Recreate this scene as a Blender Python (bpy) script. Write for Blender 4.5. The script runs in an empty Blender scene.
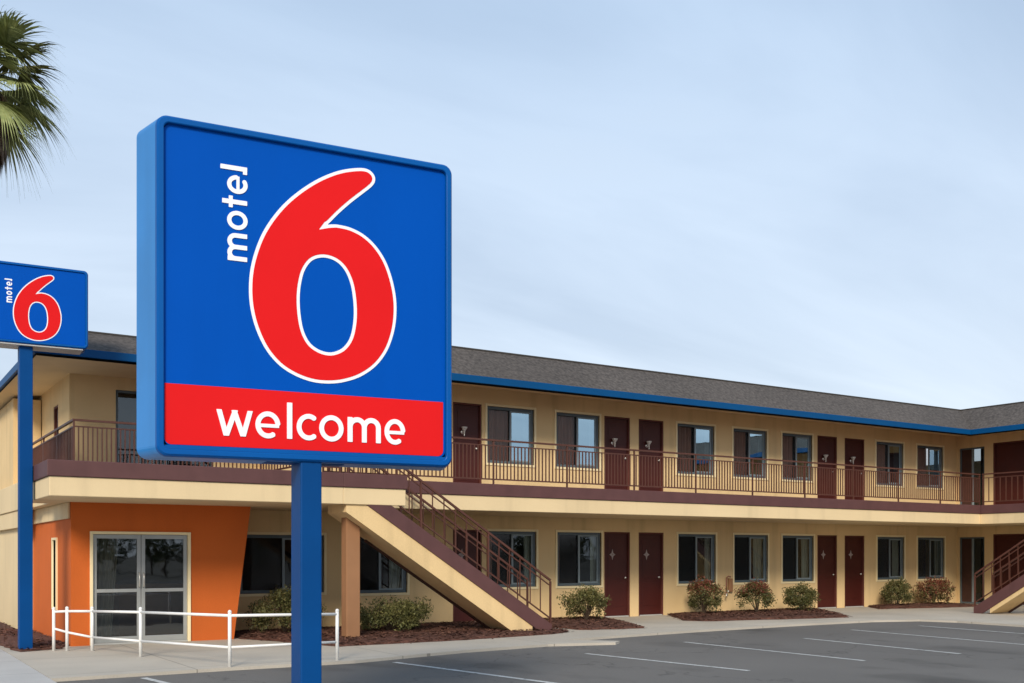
import bpy, bmesh, math, random
import numpy as np
from mathutils import Vector, Matrix
random.seed(7)
R = math.radians
sc = bpy.context.scene
COL = sc.collection

# ------------------------------------------------------------------ materials
def mat(name, color, rough=0.7, var=0.12, scale=3.0, bump=0.0, bscale=40.0, metallic=0.0, spec=0.35,
        color2=None, stretch=None, grain=0.0, gscale=120.0, stains=0.0):
    m = bpy.data.materials.new(name); m.use_nodes = True
    nt = m.node_tree; N = nt.nodes; L = nt.links
    b = N['Principled BSDF']
    b.inputs['Roughness'].default_value = rough
    b.inputs['Metallic'].default_value = metallic
    b.inputs['Specular IOR Level'].default_value = spec
    tc = N.new('ShaderNodeTexCoord'); mp = N.new('ShaderNodeMapping')
    L.new(tc.outputs['Object'], mp.inputs[0])
    if stretch: mp.inputs['Scale'].default_value = stretch
    n = N.new('ShaderNodeTexNoise'); n.inputs['Scale'].default_value = scale; n.inputs['Detail'].default_value = 6
    L.new(mp.outputs[0], n.inputs['Vector'])
    mr = N.new('ShaderNodeMapRange'); mr.inputs[1].default_value = .3; mr.inputs[2].default_value = .7
    L.new(n.outputs[0], mr.inputs[0])
    mx = N.new('ShaderNodeMix'); mx.data_type = 'RGBA'
    c = color
    if color2 is None: color2 = tuple(x*(1-var) for x in c); c = tuple(min(1, x*(1+var*.6)) for x in c)
    mx.inputs[6].default_value = (*c, 1); mx.inputs[7].default_value = (*color2, 1)
    L.new(mr.outputs[0], mx.inputs[0])
    out = mx.outputs[2]
    if grain > 0:
        g = N.new('ShaderNodeTexNoise'); g.inputs['Scale'].default_value = gscale; g.inputs['Detail'].default_value = 2
        L.new(tc.outputs['Object'], g.inputs['Vector'])
        gm = N.new('ShaderNodeMapRange'); gm.inputs[1].default_value = .3; gm.inputs[2].default_value = .7
        gm.inputs[3].default_value = 1-grain; gm.inputs[4].default_value = 1+grain
        L.new(g.outputs[0], gm.inputs[0])
        mm = N.new('ShaderNodeVectorMath'); mm.operation = 'MULTIPLY'
        L.new(out, mm.inputs[0]); L.new(gm.outputs[0], mm.inputs[1]); out = mm.outputs[0]
    if stains > 0:
        sm = N.new('ShaderNodeMapping'); sm.inputs['Scale'].default_value = (1.6, 1.6, .12)
        L.new(tc.outputs['Object'], sm.inputs[0])
        s = N.new('ShaderNodeTexNoise'); s.inputs['Scale'].default_value = 2.0; s.inputs['Detail'].default_value = 7
        L.new(sm.outputs[0], s.inputs['Vector'])
        sr = N.new('ShaderNodeMapRange'); sr.inputs[1].default_value = .52; sr.inputs[2].default_value = .75
        sr.inputs[3].default_value = 1; sr.inputs[4].default_value = 1-stains
        L.new(s.outputs[0], sr.inputs[0])
        mm = N.new('ShaderNodeVectorMath'); mm.operation = 'MULTIPLY'
        L.new(out, mm.inputs[0]); L.new(sr.outputs[0], mm.inputs[1]); out = mm.outputs[0]
    L.new(out, b.inputs['Base Color'])
    if bump > 0:
        bn = N.new('ShaderNodeTexNoise'); bn.inputs['Scale'].default_value = bscale; bn.inputs['Detail'].default_value = 4
        L.new(tc.outputs['Object'], bn.inputs['Vector'])
        bp = N.new('ShaderNodeBump'); bp.inputs['Strength'].default_value = bump; bp.inputs['Distance'].default_value = .02
        L.new(bn.outputs[0], bp.inputs['Height']); L.new(bp.outputs[0], b.inputs['Normal'])
    return m

def glass_mat(name, tint, refl, rough=0.02):
    m = bpy.data.materials.new(name); m.use_nodes = True
    nt = m.node_tree; N = nt.nodes; L = nt.links
    for n in list(N):
        if n.type == 'BSDF_PRINCIPLED': N.remove(n)
    o = [n for n in N if n.type == 'OUTPUT_MATERIAL'][0]
    t = N.new('ShaderNodeBsdfTransparent'); t.inputs[0].default_value = (*tint, 1)
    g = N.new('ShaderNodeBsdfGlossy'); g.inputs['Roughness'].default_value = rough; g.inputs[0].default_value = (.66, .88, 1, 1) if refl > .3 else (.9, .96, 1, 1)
    bn = N.new('ShaderNodeTexNoise'); bn.inputs['Scale'].default_value = 1.5
    tc = N.new('ShaderNodeTexCoord'); L.new(tc.outputs['Object'], bn.inputs['Vector'])
    bp = N.new('ShaderNodeBump'); bp.inputs['Strength'].default_value = .05; bp.inputs['Distance'].default_value = .05
    L.new(bn.outputs[0], bp.inputs['Height']); L.new(bp.outputs[0], g.inputs['Normal'])
    fr = N.new('ShaderNodeFresnel'); fr.inputs[0].default_value = 1.5
    ad = N.new('ShaderNodeMath'); ad.operation = 'ADD'; ad.use_clamp = True; ad.inputs[1].default_value = refl
    L.new(fr.outputs[0], ad.inputs[0])
    mx = N.new('ShaderNodeMixShader'); L.new(ad.outputs[0], mx.inputs[0])
    L.new(t.outputs[0], mx.inputs[1]); L.new(g.outputs[0], mx.inputs[2]); L.new(mx.outputs[0], o.inputs[0])
    return m

M = {}
M['cream'] = mat('cream_stucco', (.74, .535, .275), .85, .08, .8, .35, 90, grain=.05, gscale=60, stains=.16)
M['cream_band'] = mat('cream_painted_band', (.72, .56, .33), .8, .06, .7, .2, 90, grain=.03, stains=.12)
M['trim'] = mat('cream_trim_paint', (.84, .70, .42), .7, .05, 2)
M['orange'] = mat('orange_stucco', (.56, .120, .018), .85, .09, .9, .3, 90, grain=.05, gscale=60, stains=.08)
M['tan'] = mat('tan_column_stucco', (.31, .155, .075), .85, .10, 2, .3, 90)
M['brown'] = mat('brown_painted_metal', (.105, .045, .043), .6, .12, 3, .1, 60, stains=.12)
M['rail'] = mat('brown_railing_paint', (.090, .033, .022), .5, .15, 5)
M['darkbrown'] = mat('dark_brown_edge', (.06, .025, .018), .7, .2, 4)
M['reddoor'] = mat('dark_red_door_paint', (.062, .010, .0065), .5, .12, 2, .05, 60)
M['jamb'] = mat('brown_door_jamb', (.12, .035, .025), .6, .12, 3)
M['winframe'] = mat('blue_grey_window_frame', (.095, .125, .14), .45, .1, 4)
M['sash'] = mat('light_grey_window_sash', (.22, .27, .29), .4, .08, 4)
M['alu'] = mat('grey_aluminium', (.34, .35, .34), .38, .06, 4, metallic=.25)
M['threshold'] = mat('threshold_metal', (.42, .42, .40), .5, .1, 4)
M['silver'] = mat('silver_fitting', (.75, .72, .66), .25, .05, 8, metallic=.6)
M['dull_metal'] = mat('dull_silver_ornament', (.36, .29, .27), .45, .1, 8)
M['frost'] = mat('frosted_glass_shade', (.60, .55, .48), .3, .04, 8)
M['blue'] = mat('blue_fascia_paint', (.0, .062, .19), .5, .10, 1.2, .05, 40, spec=.15)
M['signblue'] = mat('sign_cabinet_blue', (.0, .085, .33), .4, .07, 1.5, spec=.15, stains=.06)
M['signface'] = mat('sign_face_blue', (.0, .074, .41), .45, .04, 1.0, spec=.05, stains=.05)
M['signred'] = mat('sign_face_red', (.69, .013, .015), .45, .03, 1.5, spec=.05)
M['signside'] = mat('sign_return_painted_sheen', (.02, .195, .52), .35, .10, 1.2, spec=.35, stains=.10)  # cabinet blue made paler on the returns, painting in their sky reflection
M['signwhite'] = mat('sign_letter_white', (.84, .85, .88), .4, .02, 3)
M['postblue'] = mat('sign_post_blue', (.0, .052, .20), .5, .10, 1.6, .03, 30, spec=.12)
M['signgrey'] = mat('sign_bottom_aluminium', (.48, .48, .47), .5, .10, 2)
M['curtain_brown'] = mat('brown_curtain', (.62, .42, .35), .9, .12, 3)
M['curtain_pale'] = mat('pale_curtain', (.55, .50, .40), .9, .12, 3)
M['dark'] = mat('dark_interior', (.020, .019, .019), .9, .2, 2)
M['white'] = mat('white_pipe_paint', (.80, .79, .76), .45, .08, 6)
M['pipe'] = mat('copper_pipe', (.30, .13, .08), .5, .2, 10)
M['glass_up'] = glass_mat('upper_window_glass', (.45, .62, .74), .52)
M['glass_low'] = glass_mat('ground_window_glass', (.66, .74, .74), .045)
M['glass_door'] = glass_mat('office_door_glass', (.50, .52, .50), .09)
M['glass_dull'] = glass_mat('dull_sliding_door_glass', (.45, .47, .47), -.03, .35)
M['glass_side'] = glass_mat('screened_side_glass', (.76, .76, .74), .005, .05)
M['screen'] = glass_mat('insect_screen', (.80, .76, .74), -.03, .8)
M['cap'] = mat('dark_roof_cap', (.05, .045, .04), .7, .2, 4)
M['soffit'] = mat('tan_soffit_paint', (.74, .56, .32), .85, .10, .8, .1, 50)

def shingle_mat():
    m = mat('grey_brown_shingles', (.084, .073, .066), .92, .16, .5, .6, 40, grain=.36, gscale=13)
    return m
M['shingle'] = shingle_mat()

def asphalt_mat():
    m = mat('asphalt', (.150, .140, .128), .9, .16, .22, .45, 160, grain=.16, gscale=90)
    nt = m.node_tree; N = nt.nodes; L = nt.links; b = N['Principled BSDF']
    src = b.inputs['Base Color'].links[0].from_socket
    tc = [n for n in N if n.type == 'TEX_COORD'][0]
    # fine cracks
    nz = N.new('ShaderNodeTexNoise'); nz.inputs['Scale'].default_value = 1.3; nz.inputs['Detail'].default_value = 5
    L.new(tc.outputs['Object'], nz.inputs['Vector'])
    vm = N.new('ShaderNodeVectorMath'); vm.operation = 'MULTIPLY_ADD'; vm.inputs[1].default_value = (1.4, 1.4, 1.4)
    L.new(nz.outputs['Color'], vm.inputs[0]); L.new(tc.outputs['Object'], vm.inputs[2])
    v = N.new('ShaderNodeTexVoronoi'); v.feature = 'DISTANCE_TO_EDGE'; v.inputs['Scale'].default_value = .22
    L.new(vm.outputs[0], v.inputs['Vector'])
    cr = N.new('ShaderNodeMapRange'); cr.inputs[1].default_value = 0; cr.inputs[2].default_value = .006
    cr.inputs[3].default_value = .66; cr.inputs[4].default_value = 1
    L.new(v.outputs['Distance'], cr.inputs[0])
    # oil spots in the stalls
    mp = N.new('ShaderNodeMapping'); mp.inputs['Scale'].default_value = (.8, .45, 1)
    L.new(tc.outputs['Object'], mp.inputs[0])
    o = N.new('ShaderNodeTexNoise'); o.inputs['Scale'].default_value = .9; o.inputs['Detail'].default_value = 3
    L.new(mp.outputs[0], o.inputs['Vector'])
    orr = N.new('ShaderNodeMapRange'); orr.inputs[1].default_value = .56; orr.inputs[2].default_value = .74
    orr.inputs[3].default_value = 1; orr.inputs[4].default_value = .62
    L.new(o.outputs[0], orr.inputs[0])
    a = N.new('ShaderNodeMath'); a.operation = 'MULTIPLY'; L.new(cr.outputs[0], a.inputs[0]); L.new(orr.outputs[0], a.inputs[1])
    mm = N.new('ShaderNodeVectorMath'); mm.operation = 'MULTIPLY'
    L.new(src, mm.inputs[0]); L.new(a.outputs[0], mm.inputs[1]); L.new(mm.outputs[0], b.inputs['Base Color'])
    return m
M['asphalt'] = asphalt_mat()

def concrete_mat(name, col, jx, jy, ox=0., oy=0.):
    m = mat(name, col, .88, .13, .6, .25, 120, grain=.07, gscale=70)
    nt = m.node_tree; N = nt.nodes; L = nt.links; b = N['Principled BSDF']
    src = b.inputs['Base Color'].links[0].from_socket
    tc = [n for n in N if n.type == 'TEX_COORD'][0]
    sp = N.new('ShaderNodeSeparateXYZ'); L.new(tc.outputs['Object'], sp.inputs[0])
    outs = []
    for k, (per, of) in enumerate(((jx, ox), (jy, oy))):
        ad = N.new('ShaderNodeMath'); ad.operation = 'ADD'; ad.inputs[1].default_value = 200*per-of
        L.new(sp.outputs[k], ad.inputs[0])
        md = N.new('ShaderNodeMath'); md.operation = 'MODULO'; md.inputs[1].default_value = per
        L.new(ad.outputs[0], md.inputs[0])
        gt = N.new('ShaderNodeMath'); gt.operation = 'GREATER_THAN'; gt.inputs[1].default_value = .018
        L.new(md.outputs[0], gt.inputs[0]); outs.append(gt)
    mn = N.new('ShaderNodeMath'); mn.operation = 'MULTIPLY'
    L.new(outs[0].outputs[0], mn.inputs[0]); L.new(outs[1].outputs[0], mn.inputs[1])
    mr = N.new('ShaderNodeMapRange'); mr.inputs[3].default_value = .55; mr.inputs[4].default_value = 1
    L.new(mn.outputs[0], mr.inputs[0])
    mm = N.new('ShaderNodeVectorMath'); mm.operation = 'MULTIPLY'
    L.new(src, mm.inputs[0]); L.new(mr.outputs[0], mm.inputs[1]); L.new(mm.outputs[0], b.inputs['Base Color'])
    return m
M['walk'] = concrete_mat('walkway_concrete', (.47, .425, .355), 3.2, 2.4, .8, .0)
M['sidewalk'] = concrete_mat('sidewalk_concrete', (.47, .455, .43), 50, 1.8, .3, .4)
M['mulch'] = mat('bark_mulch', (.10, .042, .028), .95, .3, 8, .8, 30, grain=.35, gscale=30)
M['mulch2'] = mat('pale_bark_chips', (.16, .075, .048), .95, .3, 8)
M['ground'] = mat('far_ground', (.13, .12, .10), .95, .2, .2)

def paint_mat():
    m = mat('worn_white_line_paint', (.50, .50, .48), .8, .2, 4, .2, 160, grain=.2, gscale=60)
    nt = m.node_tree; N = nt.nodes; L = nt.links; b = N['Principled BSDF']
    src = b.inputs['Base Color'].links[0].from_socket
    tc = [n for n in N if n.type == 'TEX_COORD'][0]
    w = N.new('ShaderNodeTexNoise'); w.inputs['Scale'].default_value = 9; w.inputs['Detail'].default_value = 6
    L.new(tc.outputs['Object'], w.inputs['Vector'])
    mr = N.new('ShaderNodeMapRange'); mr.inputs[1].default_value = .58; mr.inputs[2].default_value = .72
    L.new(w.outputs[0], mr.inputs[0])
    mx = N.new('ShaderNodeMix'); mx.data_type = 'RGBA'; mx.inputs[7].default_value = (.14, .137, .135, 1)
    L.new(mr.outputs[0], mx.inputs[0]); L.new(src, mx.inputs[6]); L.new(mx.outputs[2], b.inputs['Base Color'])
    return m
M['paint'] = paint_mat()

def leaf_mat(name, c, c2):
    m = mat(name, c, .6, 0, 6, color2=c2)
    b = m.node_tree.nodes['Principled BSDF']
    b.inputs['Subsurface Weight'].default_value = 0
    return m
M['leaf_olive'] = leaf_mat('olive_leaves', (.14, .115, .036), (.065, .06, .02))
M['leaf_green'] = leaf_mat('green_leaves', (.105, .105, .030), (.045, .05, .016))
M['leaf_pale'] = leaf_mat('pale_new_leaves', (.17, .15, .05), (.09, .10, .03))
M['leaf_red'] = leaf_mat('reddish_leaves', (.20, .055, .030), (.10, .035, .018))
M['twig'] = mat('twig_bark', (.09, .06, .04), .9, .2, 6)
M['palm_green'] = leaf_mat('palm_fan_green', (.36, .38, .15), (.20, .24, .08))
M['palm_dead'] = leaf_mat('palm_dead_skirt', (.24, .16, .10), (.12, .08, .05))
M['palm_trunk'] = mat('palm_trunk_bark', (.20, .15, .11), .95, .25, 5, .8, 12)

# ------------------------------------------------------------------ object helpers
ORG = {}
def tag(o, label=None, cat=None, group=None, kind=None):
    if label: o['label'] = label
    if cat: o['category'] = cat
    if group: o['group'] = group
    if kind: o['kind'] = kind
    return o
def thing(name, loc, label, cat, group=None):
    o = bpy.data.objects.new(name, None); COL.objects.link(o); o.location = loc
    o.empty_display_size = .3
    ORG[o.name] = Vector(loc); tag(o, label, cat, group); return o

class MB:
    def __init__(s): s.v = []; s.f = []; s.mi = []; s.sm = []
    def poly(s, pts, mi=0):
        k = len(s.v); s.v += [tuple(p) for p in pts]; s.f.append(tuple(range(k, k+len(pts)))); s.mi.append(mi); return s
    def box(s, x0, x1, y0, y1, z0, z1, mi=0):
        if x0 > x1: x0, x1 = x1, x0
        if y0 > y1: y0, y1 = y1, y0
        k = len(s.v)
        s.v += [(x0,y0,z0),(x1,y0,z0),(x1,y1,z0),(x0,y1,z0),(x0,y0,z1),(x1,y0,z1),(x1,y1,z1),(x0,y1,z1)]
        for q in ((0,3,2,1),(4,5,6,7),(0,1,5,4),(1,2,6,5),(2,3,7,6),(3,0,4,7)):
            s.f.append(tuple(k+i for i in q)); s.mi.append(mi)
        return s
    def hexa(s, pts, mi=0):   # 8 points: bottom ring 4, top ring 4
        k = len(s.v); s.v += [tuple(p) for p in pts]
        for q in ((0,3,2,1),(4,5,6,7),(0,1,5,4),(1,2,6,5),(2,3,7,6),(3,0,4,7)):
            s.f.append(tuple(k+i for i in q)); s.mi.append(mi)
        return s
    def bar(s, a, b, w, h=None, mi=0, up=(0,0,1)):    # square bar from a to b
        a = Vector(a); b = Vector(b); d = (b-a).normalized(); up = Vector(up)
        if abs(d.dot(up)) > .99: up = Vector((0,1,0))
        sx = d.cross(up).normalized(); sy = sx.cross(d).normalized(); h = h or w
        P = []
        for p in (a, b):
            for i, j in ((-1,-1),(1,-1),(1,1),(-1,1)): P.append(p+sx*i*w/2+sy*j*h/2)
        return s.hexa(P, mi)
    def tube(s, pts, r, n=10, mi=0, cap=True):
        pts = [Vector(p) for p in pts]; rs = r if isinstance(r, (list, tuple)) else [r]*len(pts)
        k0 = len(s.v); ref = None
        for i, p in enumerate(pts):
            d = (pts[min(i+1, len(pts)-1)]-pts[max(i-1, 0)]).normalized()
            if ref is None:
                ref = Vector((0,0,1)) if abs(d.z) < .9 else Vector((1,0,0))
            a = d.cross(ref).normalized(); b = a.cross(d).normalized(); ref = b
            for j in range(n):
                t = 2*math.pi*j/n; s.v.append(tuple(p+a*math.cos(t)*rs[i]+b*math.sin(t)*rs[i]))
        for i in range(len(pts)-1):
            for j in range(n):
                q = (k0+i*n+j, k0+i*n+(j+1) % n, k0+(i+1)*n+(j+1) % n, k0+(i+1)*n+j)
                s.f.append(q); s.mi.append(mi)
        if cap:
            s.f.append(tuple(k0+j for j in range(n-1, -1, -1))); s.mi.append(mi)
            s.f.append(tuple(k0+(len(pts)-1)*n+j for j in range(n))); s.mi.append(mi)
        return s
    def ball(s, c, r, mi=0, n=8, sz=1.):
        k0 = len(s.v); c = Vector(c)
        for i in range(n//2+1):
            ph = math.pi*i/(n//2)
            for j in range(n):
                t = 2*math.pi*j/n
                s.v.append((c.x+r*math.sin(ph)*math.cos(t), c.y+r*math.sin(ph)*math.sin(t), c.z+r*sz*math.cos(ph)))
        for i in range(n//2):
            for j in range(n):
                s.f.append((k0+i*n+j, k0+(i+1)*n+j, k0+(i+1)*n+(j+1) % n, k0+i*n+(j+1) % n)); s.mi.append(mi)
        return s
    def build(s, name, mats, parent=None, bevel=0., smooth=False, seg=2):
        if not isinstance(mats, (list, tuple)): mats = [mats]
        o0 = Vector((0,0,0))
        if parent is not None: o0 = ORG[parent.name]
        me = bpy.data.meshes.new(name)
        me.from_pydata([(x-o0.x, y-o0.y, z-o0.z) for x, y, z in s.v], [], s.f)
        for m_ in mats: me.materials.append(M[m_] if isinstance(m_, str) else m_)
        if len(mats) > 1: me.polygons.foreach_set('material_index', s.mi)
        if smooth: me.polygons.foreach_set('use_smooth', [True]*len(me.polygons))
        me.update()
        o = bpy.data.objects.new(name, me); COL.objects.link(o)
        if parent is not None: o.parent = parent
        ORG[o.name] = o0
        if bevel > 0:
            md = o.modifiers.new('bevel', 'BEVEL'); md.width = bevel; md.segments = seg; md.limit_method = 'ANGLE'
        return o

class Frame:      # local (s, d, z): s along the wall, d into the building
    def __init__(f, o, S, D): f.o = Vector(o); f.S = Vector(S); f.D = Vector(D)
    def p(f, s, d, z): return tuple(f.o+f.S*s+f.D*d+Vector((0,0,z)))
    def box(f, mb, s0, s1, d0, d1, z0, z1, mi=0):
        a = f.p(s0, d0, z0); b = f.p(s1, d1, z1)
        mb.box(a[0], b[0], a[1], b[1], min(z0, z1), max(z0, z1), mi)
MAIN = Frame((0,20.3,0), (1,0,0), (0,1,0))
WING = Frame((30.15,0,0), (0,1,0), (1,0,0))
OFFS = Frame((3.22,0,0), (0,1,0), (1,0,0))     # office side wall
OFFF = Frame((0,18.8,0), (1,0,0), (0,1,0))     # office front
UPF = Frame((0,21.3,0), (1,0,0), (0,1,0))      # upper office front
UPS = Frame((3.62,0,0), (0,1,0), (1,0,0))      # upper office side

def wall(mb, fr, s0, s1, z0, z1, ops, reveal=.14, mi=0):
    ss = sorted({s0, s1, *[o[0] for o in ops], *[o[1] for o in ops]})
    zs = sorted({z0, z1, *[o[2] for o in ops if z0 <= o[2] <= z1], *[o[3] for o in ops if z0 <= o[3] <= z1]})
    for i in range(len(ss)-1):
        for j in range(len(zs)-1):
            cs = (ss[i]+ss[i+1])/2; cz = (zs[j]+zs[j+1])/2
            if any(o[0] < cs < o[1] and o[2] < cz < o[3] for o in ops): continue
            mb.poly([fr.p(ss[i],0,zs[j]), fr.p(ss[i+1],0,zs[j]), fr.p(ss[i+1],0,zs[j+1]), fr.p(ss[i],0,zs[j+1])], mi)
    for a, b, c, d in ops:
        mb.poly([fr.p(a,0,c), fr.p(a,0,d), fr.p(a,reveal,d), fr.p(a,reveal,c)], mi)
        mb.poly([fr.p(b,0,c), fr.p(b,reveal,c), fr.p(b,reveal,d), fr.p(b,0,d)], mi)
        mb.poly([fr.p(a,0,d), fr.p(b,0,d), fr.p(b,reveal,d), fr.p(a,reveal,d)], mi)
        mb.poly([fr.p(a,0,c), fr.p(a,reveal,c), fr.p(b,reveal,c), fr.p(b,0,c)], mi)

# ------------------------------------------------------------------ building parts
BLD = thing('motel_building', (16, 20.3, 0), 'long two storey cream motel with blue eaves, brown shingle roof and orange office corner', 'building')

def window(fr, s0, s1, z0, z1, up, wide_right=True, pale=1.0):
    W = s1-s0
    mb = MB(); t = .066
    fr.box(mb, s0+.003, s0+t, .03, .11, z0+.003, z1-.003)
    fr.box(mb, s1-t, s1-.003, .03, .11, z0+.003, z1-.003)
    fr.box(mb, s0+t, s1-t, .03, .11, z1-t, z1-.003)
    fr.box(mb, s0+t, s1-t, .03, .11, z0+.003, z0+t)
    w = mb.build('window', 'winframe', BLD, bevel=.006)
    mid = s0+W*.52
    mb = MB(); q = .032
    a, b = mid-.03, s1-t-.002
    for (x0, x1, y0, y1) in ((a, a+q+.02, z0+t, z1-t), (b-q, b, z0+t, z1-t), (a+q+.02, b-q, z0+t, z0+t+q), (a+q+.02, b-q, z1-t-q, z1-t)):
        fr.box(mb, x0, x1, .045, .075, y0, y1)
    mb.build('sash', 'sash', w)
    g = 'glass_up' if up else 'glass_low'
    mb = MB(); mb.poly([fr.p(a+.05,.06,z0+t+q), fr.p(b-q,.06,z0+t+q), fr.p(b-q,.06,z1-t-q), fr.p(a+.05,.06,z1-t-q)]); mb.build('pane', g, w)
    mb = MB(); mb.poly([fr.p(s0+t,.09,z0+t), fr.p(a,.09,z0+t), fr.p(a,.09,z1-t), fr.p(s0+t,.09,z1-t)]); mb.build('pane', 'glass_side', w)
    mb = MB(); mb.poly([fr.p(s0+t,.05,z0+t), fr.p(a,.05,z0+t), fr.p(a,.05,z1-t), fr.p(s0+t,.05,z1-t)]); mb.build('insect_screen', 'screen', w)
    def curtain(c0, c1, m_, dd):
        mb = MB(); n = max(8, int((c1-c0)/.018)); prev = None
        ph = random.random()*6
        for i in range(n+1):
            s = c0+(c1-c0)*i/n; d = dd+.022*math.sin(s*62+ph)+.01*math.sin(s*23+ph)
            cur = (fr.p(s, d, z0+.02), fr.p(s, d, z1-.02))
            if prev: mb.poly([prev[0], cur[0], cur[1], prev[1]])
            prev = cur
        mb.build('curtain', m_, w, smooth=True)
    if up:
        curtain(s0+.02, mid-.02, 'curtain_brown', .16); curtain(s1-.22, s1-.02, 'curtain_pale', .15)
    else:
        r = random.random()
        curtain(s1-.20-.22*r, s1-.02, 'curtain_pale', .17)
        if r < .6: curtain(s0+.02, s0+.16+.3*r, 'curtain_brown', .18)
    mb = MB(); e = .055
    for (x0, x1, y0, y1) in ((s0-e, s0, z0-e, z1+e), (s1, s1+e, z0-e, z1+e), (s0, s1, z1, z1+e), (s0, s1, z0-e, z0)):
        fr.box(mb, x0, x1, -.022, .03, y0, y1)
    mb.build('trim', 'trim', w, bevel=.005)
    return w

def door(fr, s0, s1, z0, z1, up, plain=False, wide=False):
    mb = MB(); t = .04
    fr.box(mb, s0+t+.004, s1-t-.004, .06, .105, z0+.03, z1-t-.004)
    # shallow pressed border on the leaf
    if not wide:
        w3 = (s1-s0-2*t); 
        for (pa, pb) in ((.12, .40), (.45, .92)):
            fr.box(mb, s0+t+.16*w3, s1-t-.16*w3, .052, .0595, z0+(z1-z0)*pa, z0+(z1-z0)*pb)
    d = mb.build('door', 'reddoor', BLD, bevel=.004)
    mb = MB()
    fr.box(mb, s0+.003, s0+t, .01, .13, z0+.003, z1-.003); fr.box(mb, s1-t, s1-.003, .01, .13, z0+.003, z1-.003)
    fr.box(mb, s0+t, s1-t, .01, .13, z1-t, z1-.003)
    mb.build('door_frame', 'jamb', d, bevel=.004)
    mb = MB(); fr.box(mb, s0+t, s1-t, .0, .13, z0+.002, z0+.028); mb.build('threshold', 'threshold', d)
    if plain: return d
    mb = MB(); c = Vector(fr.p(s1-t-.09, .03, z0+.98)); mb.ball(c, .028, n=10)
    mb.tube([fr.p(s1-t-.09, .062, z0+.98), c], .016, 8)
    mb.build('handle', 'silver', d, smooth=True)
    cs = (s0+s1)/2-.10 if up else (s0+s1)/2-.12
    if up:
        cz = z0+1.36; mb = MB()
        P = [(0,-.09,.012),(0,-.06,.018),(0,0,.03),(0,.05,.075),(0,.085,.095),(0,.09,.085)]
        mb.tube([fr.p(cs, -.03, cz+b) for _, b, _ in P], [r for _, _, r in [(a, b, c*.78) for a, b, c in P]], 12, cap=True)
        o = mb.build('lamp_shade', 'frost', d, smooth=True)
        mb = MB(); mb.tube([fr.p(cs, .06, cz-.02), fr.p(cs, -.03, cz-.02)], .012, 8); mb.tube([fr.p(cs, -.03, cz-.13), fr.p(cs, -.03, cz-.08)], [.004, .02], 8)
        mb.tube([fr.p(cs, .045, cz-.02), fr.p(cs, .06, cz-.02)], .05, 12)
        mb.build('lamp_bracket', 'silver', d, smooth=True)
    else:
        cz = z0+1.56; mb = MB()
        def star(r1, r2, dz, mi=0):
            pts = []
            for k in range(8):
                a = math.pi/4*k; r = (r1 if k % 2 == 0 else r2)
                pts.append(fr.p(cs+r*math.sin(a)*.72, .040, cz+dz+r*math.cos(a)))
            back = [tuple(Vector(p)+fr.D*.01) for p in pts]
            mb.poly(pts); 
            for k in range(8): mb.poly([pts[k], pts[(k+1) % 8], back[(k+1) % 8], back[k]])
        star(.135, .055, 0)
        mb.ball(fr.p(cs, .038, cz), .022, n=8)
        mb.build('door_ornament', 'dull_metal', d)
    return d

upW = [(8.95,10.25),(12.40,13.70),(14.34,15.64),(18.19,19.50),(20.20,21.48),(22.09,23.32),(26.15,27.43),(28.11,29.43)]
loW = [(6.62,8.41),(9.04,10.35),(12.44,13.76),(14.37,15.70),(18.22,19.55),(20.23,21.52),(22.10,23.38),(26.20,27.48),(28.14,29.50)]
Dr = [(11.50,12.26),(15.80,16.62),(16.90,17.73),(23.55,24.40),(24.73,25.62)]
ZU0, ZU1 = 3.67, 4.98; ZL0, ZL1 = .80, 2.10

mb = MB()
ops = [(a, b, ZL0, ZL1) for a, b in loW[2:]]+[(loW[0][0], loW[0][1], .77, 1.96), (loW[1][0], loW[1][1], .73, 2.12)]+[(a, b, .0, 2.125) for a, b in Dr]
wall(mb, MAIN, 6.0, 30.15, 0, 2.46, ops)
wops = [(19.33, 20.2, 0, 2.12), (16.6, 19.04, 0, 2.2), (12.0, 13.3, ZL0, ZL1), (9.6, 10.5, 0, 2.12)]
wall(mb, WING, 4, 20.3, 0, 2.46, wops)
mb.poly([(30.15,4,0),(39,4,0),(39,4,5.4),(30.15,4,5.4)]); mb.poly([(39,4,0),(39,28,0),(39,28,5.4),(39,4,5.4)]); mb.poly([(39,28,0),(3.62,28,0),(3.62,28,5.0),(39,28,5.4)])
mb.build('ground_floor_wall', 'cream', BLD)
mb = MB()
wall(mb, MAIN, 7.4, 30.15, 3.0, 5.40, [(a, b, ZU0, ZU1) for a, b in upW]+[(a, b, 3.0, 5.0) for a, b in Dr])
wall(mb, WING, 4, 20.3, 3.0, 5.40, [(19.33, 20.2, 3.0, 4.97), (16.6, 19.04, 3.0, 5.05), (12.0, 13.3, ZU0, ZU1), (9.6, 10.5, 3.0, 5.0)])
wall(mb, UPF, 3.62, 7.4, 3.0, 5.06, [(4.47, 6.4, 3.0, 4.80)])
wall(mb, UPS, 21.3, 28, 3.0, 5.06, [(22.55, 23.1, 3.0, 4.60)])
mb.poly([(7.4,20.3,3.0),(7.4,21.3,3.0),(7.4,21.3,5.4),(7.4,20.3,5.4)])
mb.box(3.05, 3.6, 24.6, 27.95, 3.0, 4.93)
mb.build('upper_floor_wall', 'cream', BLD)
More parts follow.
